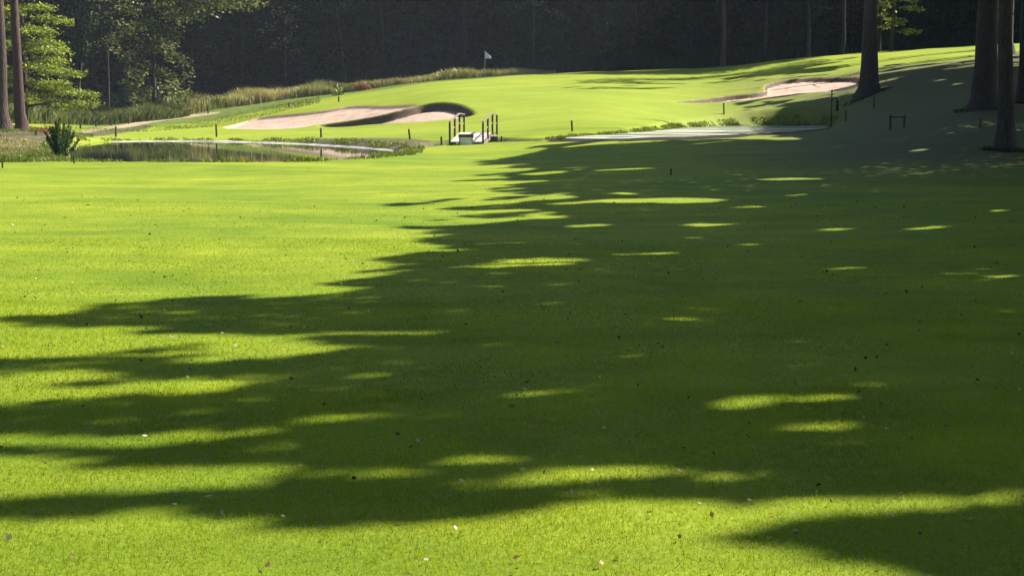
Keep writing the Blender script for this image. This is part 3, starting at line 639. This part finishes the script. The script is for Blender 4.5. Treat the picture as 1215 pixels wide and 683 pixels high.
# ------------------------------------------------------------------ low growth
def scatter(g, n, us, dlo, dhi):
    u = us[0] + g.random(n) * (us[1] - us[0]); a = np.interp(u, *dlo); b = np.interp(u, *dhi); d = a + (b - a) * g.random(n)
    x = (u - CX) * 0.9935 * d / F_PX; return x, d, u
def nz(x, y, s=1.0): return 0.5 + 0.25 * (np.sin(x * 1.3 * s + 1) + np.sin(y * .9 * s + x * .6 * s + 2)) + 0.2 * np.sin(x * 3.1 * s + y * 2.3 * s)
def tallgrass(name, g, n, us, dlo, dhi, hfun, W, mat, lean=0.22, tb=0.0):
    x, y, u = scatter(g, n, us, dlo, dhi); z = ground_z(x, y); k = np.clip(nz(x, y), 0.1, 1.2)
    H = np.interp(u, *hfun) * (0.45 + 0.6 * k) * (0.6 + 0.5 * g.random(n))
    tint = np.clip(0.45 * g.random(n) + 0.5 * nz(x + 9, y, 0.5) + tb, 0, 1)
    me = blade_mesh(name, np.stack([x, y, z - 0.03], 1), H, W, lean, g, tint, True)
    return link(name, me, mat, kind='stuff')
g = np.random.default_rng(60)
tallgrass('rough_grass', g, 26000, (215, 440), ([215, 260, 330, 440], [108, 112, 115, 118]), ([215, 440], [121, 125]), ([215, 240, 380, 440], [0.9, 1.2, 1.0, 0.65]), 0.05, M_tall)
tallgrass('rough_grass', g, 14000, (430, 660), ([430, 520, 660], [117, 118.5, 121]), ([430, 660], [124, 126]), ([430, 560, 600, 660], [0.55, 0.8, 0.75, 0.35]), 0.05, M_tall)
tallgrass('undergrowth', g, 28000, (-300, 225), ([-60, 60, 225], [84, 94, 108]), ([-60, 225], [100, 118]), ([-60, 60, 110, 225], [1.4, 1.5, 1.0, 1.0]), 0.06, M_leaf_dull, 0.4, -0.15)
tallgrass('undergrowth', g, 20000, (60, 1250), ([60, 500, 1250], [119, 126, 127]), ([60, 1250], [126, 136]), ([60, 300, 1250], [1.7, 1.8, 1.2]), 0.09, M_needle, 0.3)
tallgrass('bank_grass', g, 20000, (-380, 105), ([-60, 105], [43.5, 43.5]), ([-60, 60, 105], [50, 49, 45]), ([-60, 105], [0.22, 0.16]), 0.02, M_tuft, 0.4)
tallgrass('bank_grass', g, 5000, (60, 380), ([60, 150, 260, 380], [84, 88, 97, 103]), ([60, 260, 380], [90, 106, 112]), ([60, 380], [0.08, 0.16]), 0.04, M_tuft, 0.4)
tallgrass('bank_grass', g, 20000, (-380, 75), ([-60, 75], [50, 47]), ([-60, 75], [68, 60]), ([-60, 75], [0.2, 0.15]), 0.025, M_tall, 0.4)
tallgrass('bank_grass', g, 13000, (-380, 110), ([-60, 110], [67, 78]), ([-60, 110], [82, 84]), ([-60, 110], [0.2, 0.14]), 0.03, M_tuft, 0.4, 0.2)
# fringe along the pond shores
def fringe(name, poly, n, H, W, mat, g, sel=None, out=(0.05, 0.5)):
    seg = np.roll(poly, -1, 0) - poly; L_ = np.linalg.norm(seg, axis=1); i = g.choice(len(poly), n, p=L_ / L_.sum())
    p = poly[i] + seg[i] * g.random((n, 1)); nr = np.stack([seg[i][:, 1], -seg[i][:, 0]], 1) / L_[i][:, None]
    area = 0.5 * np.sum(poly[:, 0] * np.roll(poly[:, 1], -1) - np.roll(poly[:, 0], -1) * poly[:, 1]); s = 1 if area > 0 else -1
    p = p + nr * s * (out[0] + (out[1] - out[0]) * g.random((n, 1)))
    k = nz(p[:, 0] * 2, p[:, 1] * 2, 1.3); kk = k > 0.35; 
    if sel is not None: kk &= sel(p)
    p = p[kk]; k = k[kk]
    z = ground_z(p[:, 0], p[:, 1])
    return link(name, blade_mesh(name, np.c_[p, z - 0.02], H * (0.5 + 0.7 * k) * (0.6 + 0.6 * g.random(len(p))), W, 0.4, g, None, True), mat, kind='stuff')
far_r = np.array(right_far); far_r = far_r[np.argsort(far_r[:, 0])]
fringe('bank_grass', POND_R, 12000, 0.13, 0.03, M_tuft, g, lambda p: p[:, 1] > np.interp(p[:, 0], far_r[:, 0], far_r[:, 1]) - 0.6)
fringe('bank_grass', POND_L, 9000, 0.14, 0.03, M_tuft, g, out=(0.3, 1.0))
# rusty fern by the wood, and reddish dry weed left
def clump(name, u, d, n, H, rad, W, mat, label, seed, lean=0.5, cat='plant', group=None):
    g = np.random.default_rng(seed); x = uX(u, d); p = g.normal(size=(n, 2)) * rad * 0.5
    me = blade_mesh(name, np.c_[p, np.zeros(n) - 0.05], H * (0.5 + 0.5 * g.random(n)) * np.exp(-(p ** 2).sum(1) / (rad * rad)), W, lean, g, None, True)
    return link(name, me, mat, None, (x, d, gz(x, d)), label, cat, group)
clump('fern', 432, 117, 260, 1.0, 0.7, 0.05, M_rust, 'rust coloured fern standing among pale rough grass before the wood', 81)
clump('fern', 55, 75.5, 200, 0.55, 0.9, 0.04, M_rust, 'low rust coloured fern beside the right-hand left trunk', 82)
clump('weed', 214, 113, 90, 1.9, 0.6, 0.06, M_leaf_dull, 'tall pale weed at the left end of the rough grass', 83, 0.3)
clump('weed', 402, 111, 50, 1.1, 0.4, 0.05, M_tuft, 'short leafy weed before the rough grass above the bunker', 84, 0.4)

for i, (u, d, r_) in enumerate([(1030, 84, 0.9), (1168, 60, 0.8), (1194, 44, 0.45), (1214, 62, 0.5), (3, 74, 0.55), (25, 75, 0.5)]):
    g = np.random.default_rng(200 + i); n = 700; a = g.random(n) * 6.283; rr = r_ * (0.75 + 0.7 * g.random(n) ** 1.5); x = uX(u, d) + rr * np.cos(a); y = d + rr * np.sin(a)
    link('base_grass', blade_mesh('base_grass', np.stack([x, y, ground_z(x, y) - 0.02], 1), 0.12 * g.random(n) ** 1.5 + 0.04, 0.018, 0.5, g, None, True), M_tuft if i > 3 else M_shrub, kind='stuff')
# dark spiky pond shrub
g = np.random.default_rng(90); x = uX(71, 46.5); z0 = gz(x, 46.5)
root = empty('pond_shrub', (x, 46.5, z0), 'dark spiky conifer-like shrub on the near pond bank', 'shrub')
mb = MB(); PP = []; NN = []
for i in range(26):
    a = g.random() * 6.28; sp = 0.1 + 0.5 * g.random(); L_ = 1.18 - 0.75 * sp + 0.1 * g.normal()
    t = np.linspace(0, 1, 4); p = np.stack([np.cos(a) * sp * t ** .7 * 0.9, np.sin(a) * sp * t ** .7 * 0.9, L_ * t], 1); mb.tube(p, 0.012 * (1 - .7 * t), 5)
    m_ = 130; s = g.random(m_); q_ = np.stack([np.interp(s, t, p[:, j]) for j in range(3)], 1)
    PP.append(q_ + g.normal(size=(m_, 3)) * 0.045 * (1.15 - s)[:, None]); dd = g.normal(size=(m_, 3)); dd[:, 2] = np.abs(dd[:, 2]) + 0.6; NN.append(dd)
link('stem', mb.mesh('stem', True), M_bark, root)
P = np.concatenate(PP); D = np.concatenate(NN)
link('foliage', leaf_mesh('foliage', P, g.normal(size=P.shape), 0.13, 0.22, g, dirs=D * 1.5), M_shrub, root)

# ------------------------------------------------------------------ near lawn blades
g = np.random.default_rng(99)
def lawn_pts(y0, y1, dens):
    hw = 0.34 * y1 + 5.0; n = int((y1 - y0) * 2 * hw * dens); return (g.random(n) * 2 - 1) * hw, y0 + (y1 - y0) * g.random(n)
parts = []
for y0, y1, dn, h_, w_ in [(2.8, 4.6, 4500, .024, .004), (4.6, 6.5, 9000, .024, .0032), (6.5, 9, 6500, .023, .0042), (9, 13, 3200, .021, .006), (13, 19, 1300, .018, .009), (19, 26, 450, .014, .012), (26, 40, 120, .011, .016)]:
    x, y = lawn_pts(y0, y1, dn); parts.append((x, y, np.full(len(x), h_), np.full(len(x), w_)))
x, y, h_, w_ = [np.concatenate(c) for c in zip(*parts)]; n = len(x)
pt = 0.5 + 0.22 * np.sin(x * 2.1 + y * 1.3) + 0.2 * np.sin(x * 5.3 - y * 3.1 + 1) + 0.15 * np.sin(x * 11 + y * 9)
tint = np.clip(0.33 + 0.36 * g.random(n) + 0.42 * (pt - 0.5), 0, 0.94); tint = np.where(g.random(n) < 0.012, 1.0, tint)
h_ = h_ * (0.5 + 0.6 * g.random(n)) * (0.75 + 0.5 * np.clip(pt, 0, 1))
link('grass', blade_mesh('grass', np.stack([x, y, base_z(x, y) - 0.003], 1), h_, w_, 0.5, g, tint, False), M_blade, kind='stuff')
# fallen leaves
n = 800; y = 5 + 22 * g.random(n) ** 1.3; x = (g.random(n) * 2 - 1) * (0.32 * y + .2)
P = np.stack([x, y, base_z(x, y) + 0.022], 1); N_ = g.normal(size=(n, 3)) * 0.45; N_[:, 2] += 1
link('leaf_litter', leaf_mesh('leaf_litter', P, N_, 0.014 + 0.02 * g.random(n) ** 2 + 0.001 * y, 0.6, g), M_litter, kind='stuff')

# ------------------------------------------------------------------ golf flag
x, y = uX(575.5, 118), 118; z0 = gz(x, y)
f = empty('golf_flag', (x, y, z0), 'white flag on a thin pole standing behind the crest of the green', 'flag')
top = EYE - 118 * ray_slope(60.5) - z0
mb = MB(); mb.tube([(0, 0, -0.1), (0, 0, top)], 0.016, 8); link('pole', mb.mesh('pole', True), M_pole, f)
nn = 9; V = []; 
for i in range(nn):
    t = i / (nn - 1); w_ = 0.42 * t; zt = top - 0.02 - 0.38 * t; zb = top - 0.54 - 0.02 * t
    for j in range(4):
        s = j / 3; V.append((0.02 + w_, 0.05 * math.sin(t * 7 + s) * t, zt + (zb - zt) * s))
Fq = [(i * 4 + j, i * 4 + j + 1, i * 4 + j + 5, i * 4 + j + 4) for i in range(nn - 1) for j in range(3)]
fm = mesh_np('flag', np.array(V), [k for q_ in Fq for k in q_], [4] * len(Fq), smooth=True)
fo = link('flag_cloth', fm, M_flag, f); sm = fo.modifiers.new('s', 'SOLIDIFY'); sm.thickness = 0.006

# ------------------------------------------------------------------ footbridge
bz = gz(uX(534, 60), 60); A0 = Vector((uX(533.5, 60), 60.0, 0)); A1 = Vector((uX(550.5, 64.5), 64.5, 0)); B0 = Vector((uX(573, 60.0), 60.0, 0)); B1 = Vector((uX(589.5, 64.5), 64.5, 0))
zb0 = EYE - 60 * ray_slope(171.3)
bridge = empty('footbridge', ((A0.x + B0.x) / 2, 60, zb0), 'small arched footbridge with dark posts and pale rails over the ditch', 'bridge')
O = Vector(((A0.x + B0.x) / 2, 60, 0))
def arch(t): return float(np.interp(t, [0, 1 / 3, 2 / 3, 1], [0.04, 0.2, 0.33, 0.28]))
mb = MB()
for i in range(30):
    t = (i + .5) / 30; a = A0.lerp(A1, t) - O; b_ = B0.lerp(B1, t) - O; z = arch(t) + 0.04
    sl_ = (arch(t + .02) - arch(t - .02)) / (.04 * 4.5)
    mb.box(((a.x + b_.x) / 2, (a.y + b_.y) / 2, z), (abs(b_.x - a.x) - 0.02, 0.135, 0.035), Matrix.Rotation(math.atan(sl_), 4, 'X'))
link('deck', mb.mesh('deck'), M_deck, bridge)
for S0, S1 in ((A0, A1), (B0, B1)):
    mb = MB(); n = 3
    for i in range(n): 
        t0, t1 = i / n, (i + 1) / n; p = S0.lerp(S1, t0) - O; q_ = S0.lerp(S1, t1) - O
        mb.beam((p.x, p.y, arch(t0) - 0.08), (q_.x, q_.y, arch(t1) - 0.08), 0.05, 0.12)
    link('side_beam', mb.mesh('side_beam'), M_rail, bridge)
    for off, hh, ww, nm in ((0.78, 0.04, 0.075, 'handrail'), (0.42, 0.04, 0.025, 'middle_rail')):
        mb = MB()
        for i in range(n):
            t0, t1 = i / n, (i + 1) / n; p = S0.lerp(S1, t0) - O; q_ = S0.lerp(S1, t1) - O
            mb.beam((p.x, p.y, arch(t0) + off), (q_.x, q_.y, arch(t1) + off), ww, hh)
        link(nm, mb.mesh(nm), M_rail if nm == 'handrail' else M_rail, bridge)
    for i in range(4):
        t = i / 3; p = S0.lerp(S1, t) - O; mb = MB(); mb.box((p.x, p.y, (arch(t) + 0.75 - 0.4) / 2), (0.07, 0.07, arch(t) + 0.75 + 0.4)); link('post', mb.mesh('post'), M_wood, bridge)
# low white box with dark lid on the bridge foot
def lidbox(u0, u1, d, ylow, yhigh, label, white=True):
    x0, x1 = uX(u0, d), uX(u1, d); zl = EYE - d * ray_slope(ylow); zh = EYE - d * ray_slope(yhigh); W_ = x1 - x0; H_ = zh - zl
    o = empty('step_box', ((x0 + x1) / 2, d, zl), label, 'box')
    m1 = MB(); m1.box((0, 0, (H_ - .1) / 2 - 0.1), (W_ - 0.04, 0.3, H_ - .1 + 0.2)); link('body', m1.mesh('body'), M_white if white else M_black, o)
    for s in (-1, 1):
        m2 = MB(); m2.box((s * (W_ / 2 - 0.02), 0, (H_ - .1) / 2 - 0.1), (0.035, 0.34, H_ + 0.1)); link('leg', m2.mesh('leg'), M_rail if white else M_black, o)
    m3 = MB(); m3.box((0, 0, H_ - 0.05), (W_ + 0.04, 0.38, 0.1)); link('lid', m3.mesh('lid'), M_black, o)
lidbox(544.5, 561, 59.7, 171, 159.5, 'low white box with a dark lid at the near end of the footbridge')
lidbox(579.5, 589.5, 62.3, 168, 162, 'small black box at the foot of the right bridge rail', False)

# ------------------------------------------------------------------ stakes
def stake_mesh(h, w_, seed):
    g = np.random.default_rng(seed); bm = bmesh.new(); 
    v = bmesh.ops.create_cone(bm, cap_ends=True, segments=8, radius1=w_ / 2, radius2=w_ / 2 * 0.92, depth=h + 0.2)['verts']
    for q_ in bm.verts: q_.co.z += (h + 0.2) / 2 - 0.2
    tp = [e for e in bm.edges if all(abs(q_.co.z - h) < 1e-4 for q_ in e.verts)]; bmesh.ops.bevel(bm, geom=tp, offset=w_ * 0.2, segments=2, affect='EDGES')
    me = bpy.data.meshes.new('stake'); bm.to_mesh(me); bm.free(); return me
STAKES = [(3,199.5,191.5,0,'short stake on the near lawn at the left edge'),(88,194,186,0,'short stake at the near pond bank right of the spiky shrub'),
 (796,208,200,0,'lone short stake in the shade before the right pond'),
 (137.5,162.5,150,0,'stake on the far pond shore below the row along the pale path'),(257,162.5,148,0,'stake on the far pond shore at the left tip of the pale bunker'),
 (381,163.5,152,0,'stake between the dark pond and the shaded bunker tip'),(486.5,165.5,153,0,'slightly tilted stake above the brown bank left of the footbridge'),
 (524,172,160,0,'stake just left of the footbridge'),(595,166,152,0,'stake just right of the footbridge'),(679,156,143,0,'lone stake on the sunlit bank above the left end of the right pond'),
 (859,135,122,0,'stake below the dark tongue of the right bunker'),(1003.5,144,131,0,'stake in shade right of the tall black post'),(1037,128,114.5,0,'stake in shade below the broad flared trunk'),(1163,152,140,0,'faint stake in shade below the thick trunk'),
 (43,161,155,0,'tiny stake beside the timber edging at the left'),(95.5,153,146.5,1,''),(114,150.5,144,1,''),(132,149,140.5,1,''),(153,147,138.5,1,''),(177.5,141.5,134.5,1,''),(204,139,133,1,''),(247,135,126,1,''),
 (343,127.5,122,0,'tiny stake above the pale bunker in mid-green rough'),(402,121,114.5,0,'tiny stake above the shaded bunker before the rough grass')]
rowlab = ['first stake from the left of the row along the pale path', 'second stake from the left along the pale path', 'third stake from the left along the pale path', 'fourth stake along the pale path, middle of its row',
          'fifth stake from the left along the pale path', 'sixth stake along the pale path, last but one', 'last and tallest-standing stake at the right end of the pale path']
ri = 0
for i, (u, yb, yt, r_, lab) in enumerate(STAKES):
    p = hit(u, yb); h = (yb - yt) / F_PX * p[1]; wpx = 3.0 if yb > 150 else 2.4
    if r_: lab = rowlab[ri]; ri += 1
    o = link('stake', stake_mesh(h, wpx / F_PX * p[1] * 0.8, i), M_wood, None, (p[0], p[1], gz(*p)), lab, 'stake', 'wooden stakes around the ponds')
    o.rotation_euler = (RNG.normal() * 0.03, -0.12 if u == 486.5 else RNG.normal() * 0.03, RNG.random())

# tall post with hooked black holder
p = hit(986, 147); d = p[1]; zb = gz(*p); s = d / F_PX; H = (147 - 101) * s
o = empty('course_post', (p[0], p[1], zb), 'tall thin post with a black hooked holder beside the right tip of the pond', 'post')
mb = MB(); mb.tube([(0, 0, -0.2), (0.01, 0, H)], [0.035, 0.028], 8); link('pole', mb.mesh('pole', True), M_wood, o)
mb = MB(); t = np.linspace(0, math.pi, 9); mb.tube(np.stack([3.6 * s - 3.3 * s * np.cos(t), 0 * t, H * 0.72 + 3.2 * s * np.sin(t)], 1), 0.035, 8); link('hook', mb.mesh('hook', True), M_black, o)
mb = MB(); mb.tube([(6.8 * s, 0, H * 0.72 + .02), (6.8 * s, 0, H * 0.72 - 0.05), (7.0 * s, 0, H * 0.45)], [0.05, 0.075, 0.06], 10); link('holder', mb.mesh('holder', True), M_black, o)
# low rail in the shade
p = hit(1064.5, 152.5); s = p[1] / F_PX
o = empty('low_rail', (p[0], p[1], gz(*p)), 'low dark wooden rail on two legs standing in the shade under the trees', 'rail')
for sx, nm in ((-8.2, 1), (8.2, 1)):
    mb = MB(); mb.box((sx * s, 0, 6.5 * s), (0.055, 0.055, 15 * s + .1)); link('leg', mb.mesh('leg'), M_wood, o)
mb = MB(); mb.box((0, 0, 13.2 * s), (20 * s, 0.07, 0.045)); link('rail', mb.mesh('rail'), M_wood, o)

# timber edging boards by the left trunks
def boards(pts, h, th, label, mat, name='timber_edging'):
    mb = MB()
    P_ = [hit(*q_) for q_ in pts]
    for a, b_ in zip(P_[:-1], P_[1:]):
        za, zb_ = gz(*a), gz(*b_); mb.beam((a[0], a[1], za + h / 2 - .05), (b_[0], b_[1], zb_ + h / 2 - .05), th, h)
    link(name, mb.mesh(name), mat, None, None, label, 'edging')
boards([(-30,162.5),(0,162.5),(28,161.5),(57,160)], 0.16, 0.1, 'dark timber edging below the two left trunks', M_wood)
boards([(8,169),(35,168.5),(62,168)], 0.12, 0.1, 'shorter timber edging beside the left end of the pond', M_wood)

# pale pebble margin along the far shore of the left pond
def open_smooth(p, it=2):
    p = np.array(p, float)
    for _ in range(it):
        q = np.stack([0.75 * p[:-1] + 0.25 * p[1:], 0.25 * p[:-1] + 0.75 * p[1:]], 1).reshape(-1, 2); p = np.concatenate([p[:1], q, p[-1:]])
    return p
def shore(path, wl, label, seed):
    g = np.random.default_rng(seed); pl = open_smooth(path, 3); seg = np.linalg.norm(np.diff(pl, axis=0), axis=1); cum = np.r_[0, np.cumsum(seg)]
    m_ = np.arange(0, cum[-1], 0.12); p = np.stack([np.interp(m_, cum, pl[:, j]) for j in (0, 1)], 1)
    ta = np.gradient(p, axis=0); ta /= np.linalg.norm(ta, axis=1, keepdims=True) + 1e-9; nr = np.stack([ta[:, 1], -ta[:, 0]], 1); nr *= np.sign(nr[:, 1:2] + 1e-9)
    V = []; prof = [(-0.15, -0.08), (0.0, 0.015), (0.25, 0.035), (0.5, 0.06), (0.7, 0.085), (0.85, 0.06), (0.95, -0.1)]
    wv = (0.55 + 0.6 * vnoise(m_ / 3.1, m_ * 0)) * sstep(m_ / 3 + .15) * (0.45 + 0.75 * sstep((cum[-1] - m_) / 14))
    for o_, h in prof: V.append(np.c_[p + nr * (o_ * wv)[:, None], wl + h * wv + g.normal(size=len(m_)) * 0.004])
    V = np.array(V); a_, b_ = V.shape[:2]; idx = np.arange(a_ * b_).reshape(a_, b_)
    q = np.stack([idx[:-1, :-1], idx[:-1, 1:], idx[1:, 1:], idx[1:, :-1]], -1).reshape(-1, 4)
    link('stone_edging', mesh_np('stone_edging', V.reshape(-1, 3), q.ravel(), np.full(len(q), 4), smooth=True), M_stone, None, None, label, 'edging')
shore(left_far[:9], WL, 'pale stony margin along the far shore of the left pond', 91)
# single white stone at the pond tip
bm = bmesh.new(); bmesh.ops.create_icosphere(bm, subdivisions=3, radius=0.16)
for v in bm.verts: v.co.z *= 0.5; v.co.x *= 1.5; v.co *= 1 + 0.12 * math.sin(v.co.x * 19 + v.co.y * 13) 
me = bpy.data.meshes.new('white_stone'); bm.to_mesh(me); bm.free(); p = hit(472, 181)
link('white_stone', me, M_stone, None, (p[0], p[1], gz(*p) + 0.05), 'white stone at the narrow tip of the left pond', 'stone')

# ------------------------------------------------------------------ thin air between the camera and the wood
mb = MB(); mb.box((0, 600, 18), (1900, 1910, 46)); hz = link('haze', mb.mesh('haze'), None, kind='stuff')
m = bpy.data.materials.new('thin_haze'); m.use_nodes = True; m.node_tree.nodes.clear()
pv = m.node_tree.nodes.new('ShaderNodeVolumePrincipled'); pv.inputs['Color'].default_value = (0.72, 0.84, 1.0, 1); pv.inputs['Density'].default_value = 0.00026; pv.inputs['Anisotropy'].default_value = 0.0
om = m.node_tree.nodes.new('ShaderNodeOutputMaterial'); m.node_tree.links.new(pv.outputs[0], om.inputs['Volume']); hz.data.materials.append(m)
